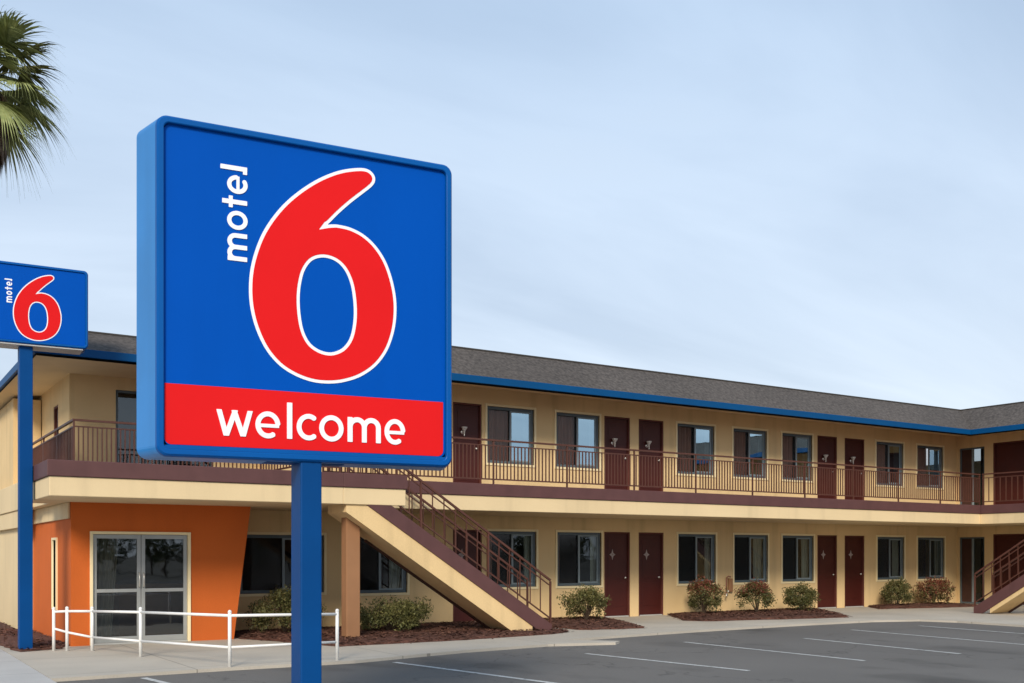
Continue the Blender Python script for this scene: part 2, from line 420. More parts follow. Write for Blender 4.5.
# dark rooms behind the openings
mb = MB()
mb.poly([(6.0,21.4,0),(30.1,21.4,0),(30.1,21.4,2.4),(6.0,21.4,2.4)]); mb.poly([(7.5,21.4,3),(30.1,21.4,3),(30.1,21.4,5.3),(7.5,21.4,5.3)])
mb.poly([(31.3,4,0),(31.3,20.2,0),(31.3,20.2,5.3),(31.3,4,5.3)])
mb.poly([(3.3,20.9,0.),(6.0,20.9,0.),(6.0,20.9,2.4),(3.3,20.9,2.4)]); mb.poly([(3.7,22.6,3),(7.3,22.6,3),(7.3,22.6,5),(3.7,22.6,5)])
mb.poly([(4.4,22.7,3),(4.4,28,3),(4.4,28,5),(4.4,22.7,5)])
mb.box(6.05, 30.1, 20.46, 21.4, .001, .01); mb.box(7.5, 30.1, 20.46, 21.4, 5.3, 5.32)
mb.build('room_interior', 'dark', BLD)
random.seed(11)
for a, b in upW: window(MAIN, a, b, ZU0, ZU1, True)
window(MAIN, *loW[0], .77, 1.96, False); window(MAIN, *loW[1], .73, 2.12, False)
for a, b in loW[2:]: window(MAIN, a, b, ZL0, ZL1, False)
for a, b in Dr:
    door(MAIN, a, b, 3.0, 5.0, True); door(MAIN, a, b, 0., 2.125, False)
window(WING, 12.0, 13.3, ZL0, ZL1, False); window(WING, 12.0, 13.3, ZU0, ZU1, True)
door(WING, 9.6, 10.5, 0, 2.12, False); door(WING, 9.6, 10.5, 3.0, 5.0, True)
for z0, z1 in ((0, 2.2), (3.0, 5.05)):
    d = door(WING, 16.6, 19.04, z0, z1, False, plain=True)
    tag(d, 'extra wide brown red door in the right wing')
def slider(fr, s0, s1, z0, z1, nm='sliding_door', frm='winframe', dark=True):
    mb = MB(); t = .05
    fr.box(mb, s0+.003, s0+t, .03, .11, z0+.003, z1-.003); fr.box(mb, s1-t, s1-.003, .03, .11, z0+.003, z1-.003)
    fr.box(mb, s0+t, s1-t, .03, .11, z1-t, z1-.003); fr.box(mb, s0+t, s1-t, .03, .11, z0+.003, z0+t)
    w = mb.build(nm, frm, BLD, bevel=.005)
    m_ = (s0+s1)/2
    mb = MB(); fr.box(mb, m_-.03, m_+.03, .045, .09, z0+t, z1-t); mb.build('sash', 'sash', w)
    halves = [(s0+t, m_-.03), (m_+.03, s1-t)]
    if fr is WING:
        a, b = halves.pop(1); mb = MB(); fr.box(mb, a, b, .06, .08, z0+t, z1-t); mb.build('door_leaf', 'darkbrown', w)
    for a, b in halves:
        mb = MB(); mb.poly([fr.p(a,.07,z0+t), fr.p(b,.07,z0+t), fr.p(b,.07,z1-t), fr.p(a,.07,z1-t)]); mb.build('pane', 'glass_dull' if fr is WING else 'glass_low', w)
    return w
slider(WING, 19.33, 20.2, 0, 2.12); slider(WING, 19.33, 20.2, 3.0, 4.97); slider(UPF, 4.47, 6.4, 3.0, 4.80)
door(UPS, 22.55, 23.1, 3.0, 4.60, True, plain=True)

# office corner, orange
mb = MB()
ox0, ox1, oz = 3.52, 5.23, 1.96
def offq(a, b, c, d): mb.poly([OFFF.p(*a), OFFF.p(*b), OFFF.p(*c), OFFF.p(*d)])
offq((3.22,0,0),(ox0,0,0),(ox0,0,2.46),(3.22,0,2.46)); offq((ox0,0,oz),(ox1,0,oz),(ox1,0,2.46),(ox0,0,2.46))
offq((ox1,0,0),(6.02,0,0),(6.34,0,2.46),(ox1,0,2.46))
mb.poly([(6.02,18.8,0),(6.02,20.3,0),(6.34,20.3,2.46),(6.34,18.8,2.46)])
for a, b in (((ox0,0),(ox0,oz)), ((ox0,oz),(ox1,oz)), ((ox1,oz),(ox1,0))):
    mb.poly([OFFF.p(a[0],0,a[1]), OFFF.p(b[0],0,b[1]), OFFF.p(b[0],.16,b[1]), OFFF.p(a[0],.16,a[1])])
wall(mb, OFFS, 18.8, 23.0, 0, 2.46, [(20.15, 20.55, .60, 1.82)])
mb.build('office_wall', 'orange', BLD)
mb = MB(); OFFS.box(mb, 18.86, 23.0, -.04, -.003, 2.17, 2.448); mb.box(3.02, 3.6, 23.0, 28, 0, 2.448); mb.box(2.93, 3.01, 22.4, 28, 2.10, 2.448)
mb.build('side_beam', 'cream_band', BLD, bevel=.01)
# narrow side window
mb = MB(); e = .045
for (x0, x1, y0, y1) in ((20.15-e,20.15,.6-e,1.82+e),(20.55,20.55+e,.6-e,1.82+e),(20.15,20.55,1.82,1.82+e),(20.15,20.55,.6-e,.6)):
    OFFS.box(mb, x0, x1, -.03, .05, y0, y1)
nw = mb.build('narrow_window', 'trim', BLD)
mb = MB(); mb.poly([OFFS.p(20.15,.06,.6), OFFS.p(20.55,.06,.6), OFFS.p(20.55,.06,1.82), OFFS.p(20.15,.06,1.82)]); mb.build('pane', 'glass_low', nw)
# glass office door
mb = MB(); e = .05
for (x0, x1, y0, y1) in ((ox0-e+.05,ox0+.05,.0,oz),(ox1-.05,ox1,.0,oz),(ox0+.05,ox1-.05,oz-.05,oz)):
    OFFF.box(mb, x0, x1, -.03, .10, y0, y1-.002)
dd = mb.build('glass_door', 'trim', BLD, bevel=.005); tag(dd, 'double glass entrance door with grey frames in the orange wall')
a0, a1, zt = ox0+.053, ox1-.053, oz-.055; mid = (a0+a1)/2
for l, r in ((a0, mid-.004), (mid+.004, a1)):
    mb = MB(); f = .065
    OFFF.box(mb, l, l+f, .02, .07, .03, zt); OFFF.box(mb, r-f, r, .02, .07, .03, zt)
    OFFF.box(mb, l+f, r-f, .02, .07, zt-.07, zt); OFFF.box(mb, l+f, r-f, .02, .07, .03, .13); OFFF.box(mb, l+f, r-f, .02, .07, .90, .96)
    mb.build('door_leaf', 'alu', dd, bevel=.004)
    for z0, z1 in ((.13, .90), (.96, zt-.07)):
        mb = MB(); mb.poly([OFFF.p(l+f,.045,z0), OFFF.p(r-f,.045,z0), OFFF.p(r-f,.045,z1), OFFF.p(l+f,.045,z1)]); mb.build('pane', 'glass_door', dd)
    hx = r-f/2 if l == a0 else l+f/2
    mb = MB(); mb.tube([OFFF.p(hx,.02,.98), OFFF.p(hx,-.03,1.0), OFFF.p(hx,-.03,1.22), OFFF.p(hx,.02,1.24)], .009, 8); mb.build('handle', 'silver', dd, smooth=True)
mb = MB(); OFFF.box(mb, ox0+.05, ox1-.05, -.02, .12, .002, .028); mb.build('threshold', 'threshold', dd)
# curtain and counter seen through the glass
mb = MB(); prev = None
for i in range(26):
    x = 3.62+.35*i/25; y = 19.25+.03*math.sin(i*1.1); cur = ((x+.12*(1-i/25)*0, y, .1), (x+.12, y, 1.9))
    if prev: mb.poly([prev[0], cur[0], cur[1], prev[1]])
    prev = cur
mb.build('curtain', 'curtain_pale', dd, smooth=True)
mb = MB(); mb.box(4.3, 5.6, 20.2, 20.7, 0.01, .95); mb.box(4.25, 5.65, 20.1, 20.75, .95, 1.0); mb.build('reception_counter', 'tan', BLD)

# slabs
ZT, ZM, ZB = 3.0, 2.75, 2.45
mb = MB()
mb.box(2.60, 7.40, 16.98, 19.6, ZB, ZM); mb.box(3.0, 7.40, 19.6, 21.25, ZB, ZM); mb.box(2.9, 3.6, 21.3, 28, ZB, 3.0)
mb.box(7.40, 8.63, 17.99, 20.25, ZB, ZM); mb.box(7.40, 8.63, 16.98, 17.03, ZB, ZM)
mb.box(8.63, 30.12, 17.98, 20.25, ZB, ZM); mb.box(27.83, 30.12, 4, 17.98, ZB, ZM)
mb.build('balcony_slab', 'cream_band', BLD, bevel=.012)
mb = MB()
mb.box(2.57, 7.40, 16.95, 19.63, ZM+.002, ZT); mb.box(3.0, 7.40, 19.63, 21.28, ZM+.002, ZT-.003)
mb.box(7.40, 8.65, 17.96, 20.28, ZM+.002, ZT); mb.box(7.40, 8.65, 16.95, 17.03, ZM+.002, ZT)
mb.box(8.65, 30.14, 17.95, 20.28, ZM+.002, ZT); mb.box(27.80, 30.14, 4, 17.95, ZM+.002, ZT)
mb.build('balcony_deck', 'brown', BLD, bevel=.01)
mb = MB(); mb.box(7.60, 7.87, 17.30, 17.54, 0, ZB); mb.build('column', 'tan', BLD, bevel=.015)

# roofs
RZ0, RZ1 = 5.34, 6.13; LZ0, LZ1 = 5.14, 5.64
mb = MB()
def q(*p, mi=0): mb.poly(p, mi)
q((7.4,18.87,RZ0),(28.72,18.87,RZ0),(29.72,19.87,RZ1),(7.4,19.87,RZ1))
q((28.72,18.87,RZ0),(28.72,4,RZ0),(29.72,4,RZ1),(29.72,19.87,RZ1))
q((7.4,19.87,RZ1),(29.72,19.87,RZ1),(39,28,RZ1),(7.4,28,RZ1)); q((29.72,19.87,RZ1),(29.72,4,RZ1),(39,4,RZ1),(39,28,RZ1))
q((7.4,18.87,RZ0),(7.4,19.87,RZ1),(7.4,28,RZ1),(7.4,28,RZ0-.3),(7.4,18.87,RZ0-.2))
q((28.72,4,RZ0),(29.72,4,RZ1),(39,4,RZ1),(39,4,5.1),(28.72,4,5.1))
q((2.75,19.3,LZ0),(7.39,19.3,LZ0),(7.39,20.2,LZ1),(3.65,20.2,LZ1)); q((2.75,28,LZ0),(2.75,19.3,LZ0),(3.65,20.2,LZ1),(3.65,28,LZ1))
q((3.65,20.2,LZ1),(7.39,20.2,LZ1),(7.39,28,LZ1),(3.65,28,LZ1))
roof = mb.build('roof', 'shingle', BLD)
mb = MB()
mb.box(7.36, 28.68, 18.83, 18.88, RZ0-.14, RZ0+.012); mb.box(28.68, 28.73, 4, 18.88, RZ0-.14, RZ0+.012)
mb.box(2.71, 7.36, 19.26, 19.31, LZ0-.13, LZ0+.012); mb.box(2.70, 2.755, 19.31, 28, LZ0-.13, LZ0+.012); mb.box(7.36, 7.40, 18.88, 28, RZ0-.40, RZ0+.012)
mb.build('fascia', 'blue', roof, bevel=.006)
mb = MB()
q((7.4,18.88,RZ0-.18),(28.68,18.88,RZ0-.18),(30.15,20.31,5.38),(7.4,20.31,5.38)); q((28.70,18.88,RZ0-.18),(28.70,4,RZ0-.18),(30.16,4,5.38),(30.16,20.3,5.38))
q((2.75,19.31,LZ0-.17),(7.38,19.31,LZ0-.17),(7.38,21.31,LZ0-.10),(3.63,21.31,LZ0-.10)); q((2.75,19.31,LZ0-.17),(3.63,21.31,LZ0-.10),(3.63,28,LZ0-.10),(2.75,28,LZ0-.17))
mb.build('soffit', 'soffit', roof)
mb = MB()
mb.bar((7.4,19.87,RZ1+.01),(29.72,19.87,RZ1+.01), .05, .03); mb.bar((29.72,19.90,RZ1+.012),(29.72,4,RZ1+.012), .05, .03)
mb.bar((3.62,20.2,LZ1+.01),(7.39,20.2,LZ1+.01), .05, .03); mb.bar((3.65,20.2,LZ1+.012),(3.65,28,LZ1+.012), .05, .03)
mb.build('ridge_cap', 'cap', roof)

# ------------------------------------------------------------------ railings
CAMXY = Vector((0, 0))
def railing(name, pts, label, z0=3.0, h=.90, sp=.088, post_sp=1.9, loc=None):
    root = thing(name, (pts[0][0], pts[0][1], z0), label, 'railing', 'brown balcony railings of the upper floor')
    tr = MB(); br = MB(); bal = []; posts = []
    for (x0, y0), (x1, y1) in zip(pts[:-1], pts[1:]):
        L_ = math.hypot(x1-x0, y1-y0); dx, dy = (x1-x0)/L_, (y1-y0)/L_
        tr.bar((x0-dx*.022,y0-dy*.022,z0+h), (x1+dx*.022,y1+dy*.022,z0+h), .045, .035)
        tr.bar((x0,y0,z0+h-.11), (x1,y1,z0+h-.11), .025, .022)
        br.bar((x0,y0,z0+.10), (x1,y1,z0+.10), .028, .028)
        n = max(1, round(L_/post_sp))
        for k in range(n+1): posts.append((x0+dx*L_*k/n, y0+dy*L_*k/n))
        m_ = max(1, round(L_/(sp if abs(dx) > .5 else sp*2)))
        for k in range(m_+1):
            s = L_*k/m_
            if any(abs(s-L_*j/n) < .05 for j in range(n+1)): continue
            bal.append((x0+dx*s, y0+dy*s))
    tr.build('top_rail', 'rail', root); br.build('bottom_rail', 'rail', root)
    seen = []
    for p in posts:
        if any(math.hypot(p[0]-a[0], p[1]-a[1]) < .02 for a in seen): continue
        seen.append(p)
        mb = MB(); mb.box(p[0]-.015, p[0]+.015, p[1]-.015, p[1]+.015, z0+.001, z0+h-.018); mb.build('post', 'rail', root)
    bal.sort(key=lambda p: math.hypot(*p))
    vis = bal
    rest = MB(); proto = None
    for i, p in enumerate(vis):
        if i < 98:
            if proto is None:
                mb = MB(); w_ = .0105; mb.box(pts[0][0]-w_, pts[0][0]+w_, pts[0][1]-w_, pts[0][1]+w_, z0+.114, z0+h-.121)
                proto = mb.build('baluster', 'rail', root); o = proto
            else:
                o = proto.copy(); COL.objects.link(o); o.parent = root
            o.location = (p[0]-pts[0][0], p[1]-pts[0][1], 0)
        else:
            w_ = .0105; rest.box(p[0]-w_, p[0]+w_, p[1]-w_, p[1]+w_, z0+.114, z0+h-.121)
    if rest.f: tag(rest.build('baluster', 'rail', root), kind='stuff')
    return root
railing('balcony_railing', [(3.3,23.8),(3.3,19.0),(6.6,19.0),(6.6,17.05),(7.36,17.05)], 'brown balcony railing wrapping round the corner above the orange office', h=.87, sp=.076)
railing('balcony_railing', [(7.45,18.02),(27.86,18.02)], 'longest brown balcony railing along the upper floor doors right of the big sign')
railing('balcony_railing', [(27.86,17.9),(27.86,4.2)], 'brown balcony railing of the right wing at the photo edge')

# ------------------------------------------------------------------ staircases
def staircase(loc, Sv, Dv, run, z_top, label, slab=.54, sl=.644, width=.88):
    """foot at loc, climbs along Sv, width along Dv"""
    fr = Frame(loc, Sv, Dv)
    root = thing('staircase', loc, label, 'staircase', 'outdoor brown and cream staircases')
    def par(mb, s0, s1, d0, d1, lo, hi):   # board following the slope, zline + lo..hi, cut at ground
        def z(s, o): return max(0.002, s*sl+o)
        # outline polygon in (s,z) with ground cut
        P = [(s0, z(s0, hi))]
        P.append((s1, z(s1, hi))); P.append((s1, z(s1, lo)))
        sg = (0.002-lo)/sl
        if sg > s0: P.append((sg, .002)); P.append((s0, .002))
        else: P.append((s0, z(s0, lo)))
        a = [fr.p(s, d0, zz) for s, zz in P]; b = [fr.p(s, d1, zz) for s, zz in P]
        mb.poly(a); mb.poly(b[::-1])
        for i in range(len(P)): mb.poly([a[i], b[i], b[(i+1) % len(P)], a[(i+1) % len(P)]])
    top = run
    for d0, d1 in ((0, .05), (width-.05, width)):
        mb = MB(); par(mb, 0, top, d0, d1, -.15, .16); mb.build('stringer', 'brown', root)
    mb = MB(); par(mb, .45, top-.02, .03, width-.03, -slab, -.152); mb.build('stair_slab', 'cream', root)
    mb = MB(); par(mb, .5, top-.75, width-.10, width-.02, -slab-.045, -slab-.002); mb.build('edge_strip', 'darkbrown', root)
    n = int(z_top/.175)
    for k in range(1, n):
        zz = z_top*k/n; s = zz/sl
        mb = MB(); fr.box(mb, s-.02, min(s+.27, top-.01), .053, width-.053, zz-.05, zz); mb.build('step', 'cream_band', root, bevel=.006)
    for d in (.025, width-.025):
        hr = MB(); br = MB()
        s_end = top-.05
        hr.bar(fr.p(.02, d, .02*sl+.18+.85), fr.p(s_end, d, s_end*sl+.18+.85), .04, .04)
        hr.bar(fr.p(.05, d, .05*sl+.18+.74), fr.p(s_end, d, s_end*sl+.18+.74), .022, .022)
        br.bar(fr.p(.05, d, .05*sl+.18+.09), fr.p(s_end, d, s_end*sl+.18+.09), .026, .026)
        hr.build('handrail', 'rail', root); br.build('bottom_rail', 'rail', root)
        m_ = int(s_end/.24)
        for k in range(m_+1):
            s = .02+(s_end-.02)*k/m_; post = (k % 6 == 0) or k == m_
            w_ = .015 if post else .0075
            mb = MB(); lo = (s*sl+.15 if post else s*sl+.27); hi = s*sl+.18+.83
            if k == 0: lo = .004
            mb.bar(fr.p(s, d, lo), fr.p(s, d, hi), w_*2.3); mb.build('post' if post else 'baluster', 'rail', root)
    return root
staircase((11.9, 16.99, 0), (-1,0,0), (0,1,0), 4.45, 3.0, 'brown and cream staircase rising left to the balcony behind the large sign')
staircase((25.25, 16.5, 0), (0,-1,0), (1,0,0), 4.4, 3.0, 'brown and cream outdoor staircase cut off by the right edge of the photo', slab=.27)
mb = MB(); mb.box(25.2, 27.79, 10.1, 12.1, 2.75, 2.998); mb.build('stair_landing', 'brown', BLD)

# ------------------------------------------------------------------ signs
def contours(F, xs, ys, iso=0.0):
    segs = {}; ny, nx = F.shape
    def key(kind, j, i): return (kind, j, i)
    pts = {}
    def ep(k):
        if k in pts: return pts[k]
        kind, j, i = k
        if kind == 'h': a, b = F[j, i], F[j, i+1]; t = (iso-a)/(b-a); p = (xs[i]+(xs[i+1]-xs[i])*t, ys[j])
        else: a, b = F[j, i], F[j+1, i]; t = (iso-a)/(b-a); p = (xs[i], ys[j]+(ys[j+1]-ys[j])*t)
        pts[k] = p; return p
    S = F < iso; nxt = {}
    T = {1:[('l','b')],2:[('b','r')],3:[('l','r')],4:[('r','t')],6:[('b','t')],7:[('l','t')],8:[('t','l')],9:[('t','b')],11:[('t','r')],12:[('r','l')],13:[('r','b')],14:[('b','l')],5:[('l','b'),('r','t')],10:[('b','r'),('t','l')]}
    code = S[:-1,:-1]*1+S[:-1,1:]*2+S[1:,1:]*4+S[1:,:-1]*8
    for j, i in zip(*np.nonzero((code > 0) & (code < 15))):
        E_ = {'b': ('h', j, i), 't': ('h', j+1, i), 'l': ('v', j, i), 'r': ('v', j, i+1)}
        for a, b in T[int(code[j, i])]:
            nxt[E_[a]] = E_[b]
    loops = []
    while nxt:
        k0 = next(iter(nxt)); k = k0; loop = []
        while k in nxt:
            loop.append(ep(k)); k = nxt.pop(k)
        if len(loop) > 3: loops.append(loop)
    return loops

def fill_loops(loops, thick):
    cu = bpy.data.curves.new('outline', 'CURVE'); cu.dimensions = '2D'; cu.fill_mode = 'BOTH'; cu.extrude = thick/2
    for L_ in loops:
        sp = cu.splines.new('POLY'); sp.points.add(len(L_)-1)
        for p, (x, y) in zip(sp.points, L_): p.co = (x, y, 0, 1)
        sp.use_cyclic_u = True
    ob = bpy.data.objects.new('outline', cu); COL.objects.link(ob)
    dg = bpy.context.evaluated_depsgraph_get()
    me = bpy.data.meshes.new_from_object(ob.evaluated_get(dg))
    bpy.data.objects.remove(ob); bpy.data.curves.remove(cu)
    return me

def smooth_closed(P, n=8):
    out = []; N_ = len(P)
    for i in range(N_):
        p0, p1, p2, p3 = (Vector(P[(i+k-1) % N_]) for k in range(4))
        for k in range(n):
            t = k/n
            out.append(tuple(.5*((2*p1)+(-p0+p2)*t+(2*p0-5*p1+4*p2-p3)*t*t+(-p0+3*p1-3*p2+p3)*t**3)))
    return out
def sdf_poly(P, X, Y):
    d = np.full(X.shape, 1e9); ins = np.zeros(X.shape, bool); n = len(P)
    for i in range(n):
        ax, ay = P[i]; bx, by = P[(i+1) % n]
        ex, ey = bx-ax, by-ay; l2 = ex*ex+ey*ey+1e-12
        t = np.clip(((X-ax)*ex+(Y-ay)*ey)/l2, 0, 1)
        d = np.minimum(d, np.hypot(X-ax-t*ex, Y-ay-t*ey))
        c = (ay > Y) != (by > Y)
        ins ^= c & (X < (bx-ax)*(Y-ay)/(by-ay+1e-15)+ax)
    return np.where(ins, -d, d)
def sdf_stroke(P, X, Y, r):
    best = np.full(X.shape, 1e9); n = len(P)-1
    closed = P[0] == P[-1]
    for i in range(n):
        ax, ay = P[i]; bx, by = P[i+1]; ex, ey = bx-ax, by-ay; l = math.hypot(ex, ey); ex /= l; ey /= l
        t = (X-ax)*ex+(Y-ay)*ey; dperp = np.abs((X-ax)*ey-(Y-ay)*ex)
        tc = np.clip(t, 0, l); d = np.hypot(X-ax-tc*ex, Y-ay-tc*ey)-r
        if not closed and i == 0: d = np.where(t < 0, np.maximum(dperp-r, -t), d)
        if not closed and i == n-1: d = np.where(t > l, np.maximum(dperp-r, t-l), d)
        best = np.minimum(best, d)
    return best
def arc(cx, cy, rx, ry, a0, a1, n=36):
    return [(cx+rx*math.cos(R(a0+(a1-a0)*k/n)), cy+ry*math.sin(R(a0+(a1-a0)*k/n))) for k in range(n+1)]

SIX_OUT = [(1.597,4.746),(1.683,4.746),(1.733,4.707),(1.739,4.658),(1.712,4.612),(1.64,4.545),(1.539,4.455),(1.44,4.357),(1.361,4.269),(1.338,4.243),(1.375,4.249),(1.43,4.253),(1.53,4.243),(1.64,4.203),(1.741,4.128),(1.829,4.013),(1.889,3.866),(1.924,3.701),(1.925,3.54),(1.897,3.388),(1.838,3.243),(1.741,3.117),(1.611,3.023),(1.468,2.968),(1.335,2.947),(1.202,2.953),(1.065,2.993),(0.94,3.065),(0.836,3.178),(0.762,3.322),(0.718,3.472),(0.702,3.62),(0.71,3.78),(0.744,3.935),(0.804,4.095),(0.89,4.243),(0.997,4.379),(1.133,4.508),(1.281,4.617),(1.44,4.700)]
SIX_IN = [(1.285,3.967),(1.369,3.964),(1.44,3.929),(1.496,3.861),(1.536,3.755),(1.556,3.605),(1.553,3.467),(1.525,3.34),(1.470,3.256),(1.400,3.213),(1.333,3.202),(1.257,3.220),(1.188,3.268),(1.139,3.358),(1.114,3.478),(1.106,3.612),(1.117,3.735),(1.147,3.846),(1.205,3.930)]

def six_fields():
    xs = np.linspace(.60, 2.03, 290); ys = np.linspace(2.86, 4.84, 400); X, Y = np.meshgrid(xs, ys)
    so = sdf_poly(smooth_closed(SIX_OUT), X, Y); si = sdf_poly(smooth_closed(SIX_IN), X, Y)
    return xs, ys, np.maximum(so, -si)

class SignPlane:
    def __init__(s, origin, ang, scale=1.): # origin building xyz of u=0,z=0; ang: direction angle of u in XY
        s.o = Vector(origin); s.u = Vector((math.cos(ang), math.sin(ang), 0)); s.n = Vector((-math.sin(ang), math.cos(ang), 0))
    def p(s, u, w, z): return s.o+s.u*u+s.n*w+Vector((0,0,z))
def place_mesh(me, name, material, parent, sp, w, fn=lambda u, v: (u, v)):
    o0 = ORG[parent.name]
    for v in me.vertices:
        u, z = fn(v.co.x, v.co.y); v.co = sp.p(u, w-v.co.z, z)-o0
    me.materials.clear(); me.materials.append(M[material]); me.update()
    me.name = name
    o = bpy.data.objects.new(name, me); COL.objects.link(o); o.parent = parent; ORG[o.name] = o0
    for p in me.polygons: p.use_smooth = False
    return o
def rrect(u0, u1, z0, z1, r, n=8, corners=(1,1,1,1)):
    out = []
    for k, (cx, cz, a) in enumerate(((u1-r, z0+r, -90), (u1-r, z1-r, 0), (u0+r, z1-r, 90), (u0+r, z0+r, 180))):
        if corners[k]:
            for j in range(n+1):
                t = R(a+90*j/n); out.append((cx+r*math.cos(t), cz+r*math.sin(t)))
        else: out.append(((u1, z0), (u1, z1), (u0, z1), (u0, z0))[k])
    return out
def loft(mb, sp, loops, mi=0):
    k0 = len(mb.v); n = len(loops[0][0])
    for L_, w in loops: mb.v += [tuple(sp.p(u, w, z)) for u, z in L_]
    for i in range(len(loops)-1):
        for j in range(n):
            mb.f.append((k0+i*n+j, k0+i*n+(j+1) % n, k0+(i+1)*n+(j+1) % n, k0+(i+1)*n+j)); mb.mi.append(mi)

def glyph(ch, wd, X, Y, r, thin=.86):
    """signed field of a letter, x-height 1, width wd"""
    rr = r*thin; cx = wd/2
    if ch == 'o': return sdf_stroke(arc(cx,.5,cx-r,.5-rr+.02,0,359.99,48)+[(wd-r,.5)], X, Y, (r+rr)/2)
    if ch == 'e':
        a = sdf_stroke(arc(cx,.5,cx-r,.5-rr+.02,2,306,44), X, Y, (r+rr)/2)
        return np.minimum(a, sdf_stroke([(r*.8,.47),(wd-r*.55,.47)], X, Y, rr*.78))
    if ch == 'c': return sdf_stroke(arc(cx+.06,.5,cx+.06-r,.5-rr+.02,52,308,44), X, Y, (r+rr)/2)
    if ch == 'l': return sdf_stroke([(cx,0),(cx,1.42)], X, Y, r)
    if ch == 't':
        a = sdf_stroke([(cx,0),(cx,1.28)], X, Y, r); return np.minimum(a, sdf_stroke([(0,.84),(wd,.84)], X, Y, rr))
    if ch == 'L':
        a = sdf_stroke([(cx+.02,0.0),(cx+.02,1.36)], X, Y, r); return np.minimum(a, sdf_stroke([(-.05,r*.9),(cx+.02,r*.9)], X, Y, r*.9))
    if ch == 'm':
        d = sdf_stroke([(r,0),(r,1.0)], X, Y, r)
        for a0, a1 in ((r, wd/2), (wd/2, wd-r)):
            c_ = (a0+a1)/2; h = (a1-a0)/2
            P = arc(c_, .60, h, .40-rr, 170, 0, 20)+[(a1, 0)]
            d = np.minimum(d, sdf_stroke(P, X, Y, r*.98))
        return d
    if ch == 'w':
        P = [(r*.95,1.02),(wd*.27,.0),(wd*.5,.92),(wd*.73,.0),(wd-r*.95,1.02)]
        d = 1e9
        for a, b in zip(P[:-1], P[1:]):
            dx, dy = b[0]-a[0], b[1]-a[1]; l = math.hypot(dx, dy); e = .1
            A = (a[0]-dx/l*e, a[1]-dy/l*e); B = (b[0]+dx/l*e, b[1]+dy/l*e)
            d = np.minimum(d, sdf_stroke([A, B], X, Y, r*.92))
        return np.maximum(d, np.maximum(-Y, Y-1.0))

def letter(ch, wd, xh, r, fn, sp, parent, w, name='letter', res=90):
    H = 1.5; xs = np.linspace(-.15, wd+.15, int(res*(wd+.3))); ys = np.linspace(-.15, H+.05, int(res*(H+.2)))
    X, Y = np.meshgrid(xs, ys)
    F = glyph(ch, wd, X, Y, r)
    me = fill_loops(contours(F, xs, ys), .006/xh)
    for v in me.vertices: v.co.z *= xh
    place_mesh(me, name, 'signwhite', parent, sp, w, lambda u, v: fn(u*xh, v*xh))

# camera frame -> building frame was solved from the photograph: sign runs at 64 deg off the viewing axis
def cam2b(lat, dep): return Vector((lat*.8406+dep*.5417, -lat*.5417+dep*.8406, 0))
o_ = cam2b(-2.69, 7.82); u_ = cam2b(.8988, .4384)
BIG = SignPlane(o_, math.atan2(u_.y, u_.x))
pb = BIG.p(1.18, .2, 0)
sg = thing('motel_sign', (pb.x, pb.y, 0), 'large square blue pole sign with a red six above a red welcome band', 'sign', 'blue pole signs with a red six')
W_, Z0, Z1 = 2.43, 2.30, 4.898
mb = MB()
rr_ = .085
def LP(i, w, du=0.): return (rrect(i-du, W_-i+du, Z0+i, Z1-i, max(.02, rr_-i*.7)), w)
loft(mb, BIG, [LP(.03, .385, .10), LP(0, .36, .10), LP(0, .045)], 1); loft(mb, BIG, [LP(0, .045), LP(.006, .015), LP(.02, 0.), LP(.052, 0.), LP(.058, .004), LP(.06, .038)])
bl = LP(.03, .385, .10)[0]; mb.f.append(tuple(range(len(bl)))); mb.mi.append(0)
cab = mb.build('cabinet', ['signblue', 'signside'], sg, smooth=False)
mb = MB(); mb.v = []; L_ = rrect(.061, W_-.061, Z0+.09, Z1-.061, .05); mb.poly([tuple(BIG.p(u, .034, z)) for u, z in L_])
# lower lip filler between recess and face
mb.build('sign_face', 'signface', sg)
mb = MB(); L2 = rrect(.062, W_-.062, Z0+.060, Z0+.089, .012); loft(mb, BIG, [(L2, .036), (L2, .012)]); mb.poly([tuple(BIG.p(u, .012, z)) for u, z in L2])
mb.build('lower_lip', 'signblue', sg)
mb = MB(); L3 = rrect(.066, W_-.080, Z0+.096, 2.86, .05, corners=(1,0,0,1)); loft(mb, BIG, [(L3, .034), (L3, .030)]); mb.poly([tuple(BIG.p(u, .030, z)) for u, z in L3])
band = mb.build('welcome_band', 'signred', sg)
xs, ys, F6 = six_fields()
LW = contours(F6, xs, ys, 0.); 
_X, _Y = np.meshgrid(xs, ys); _T = sdf_poly([(1.262,4.190),(1.312,4.262),(1.40,4.30),(1.42,4.23),(1.348,4.216)], _X, _Y)
FR = np.maximum(F6+.026, -_T); LR = contours(FR, xs, ys, 0.)
place_mesh(fill_loops(LW, .004), 'numeral_outline', 'signwhite', sg, BIG, .031)
place_mesh(fill_loops(LR, .004), 'numeral', 'signred', sg, BIG, .0285)
xh = .203
for ch, a, b in (('w',.449,.732),('e',.750,.950),('l',.997,1.050),('c',1.079,1.254),('o',1.264,1.470),('m',1.503,1.789),('e',1.820,2.006)):
    letter(ch, (b-a)/xh, xh, .104, lambda x, y, a=a: (a+x, 2.481+y), BIG, sg, .026)
xh = .150
for ch, z0, z1 in (('m',3.855,4.071),('o',4.098,4.248),('t',4.270,4.360),('e',4.380,4.527),('L',4.548,4.606)):
    letter(ch, (z1-z0)/xh, xh, .118, lambda x, y, z0=z0: (.687-y, z0+x), BIG, sg, .030)
mb = MB()
P = [BIG.p(u, w, 0) for u, w in ((1.115,.032),(1.29,.032),(1.29,.35),(1.115,.35))]
mb.hexa([(p.x, p.y, -.07) for p in P]+[(p.x, p.y, Z0+.02) for p in P])
mb.build('post', 'postblue', sg, bevel=.012)
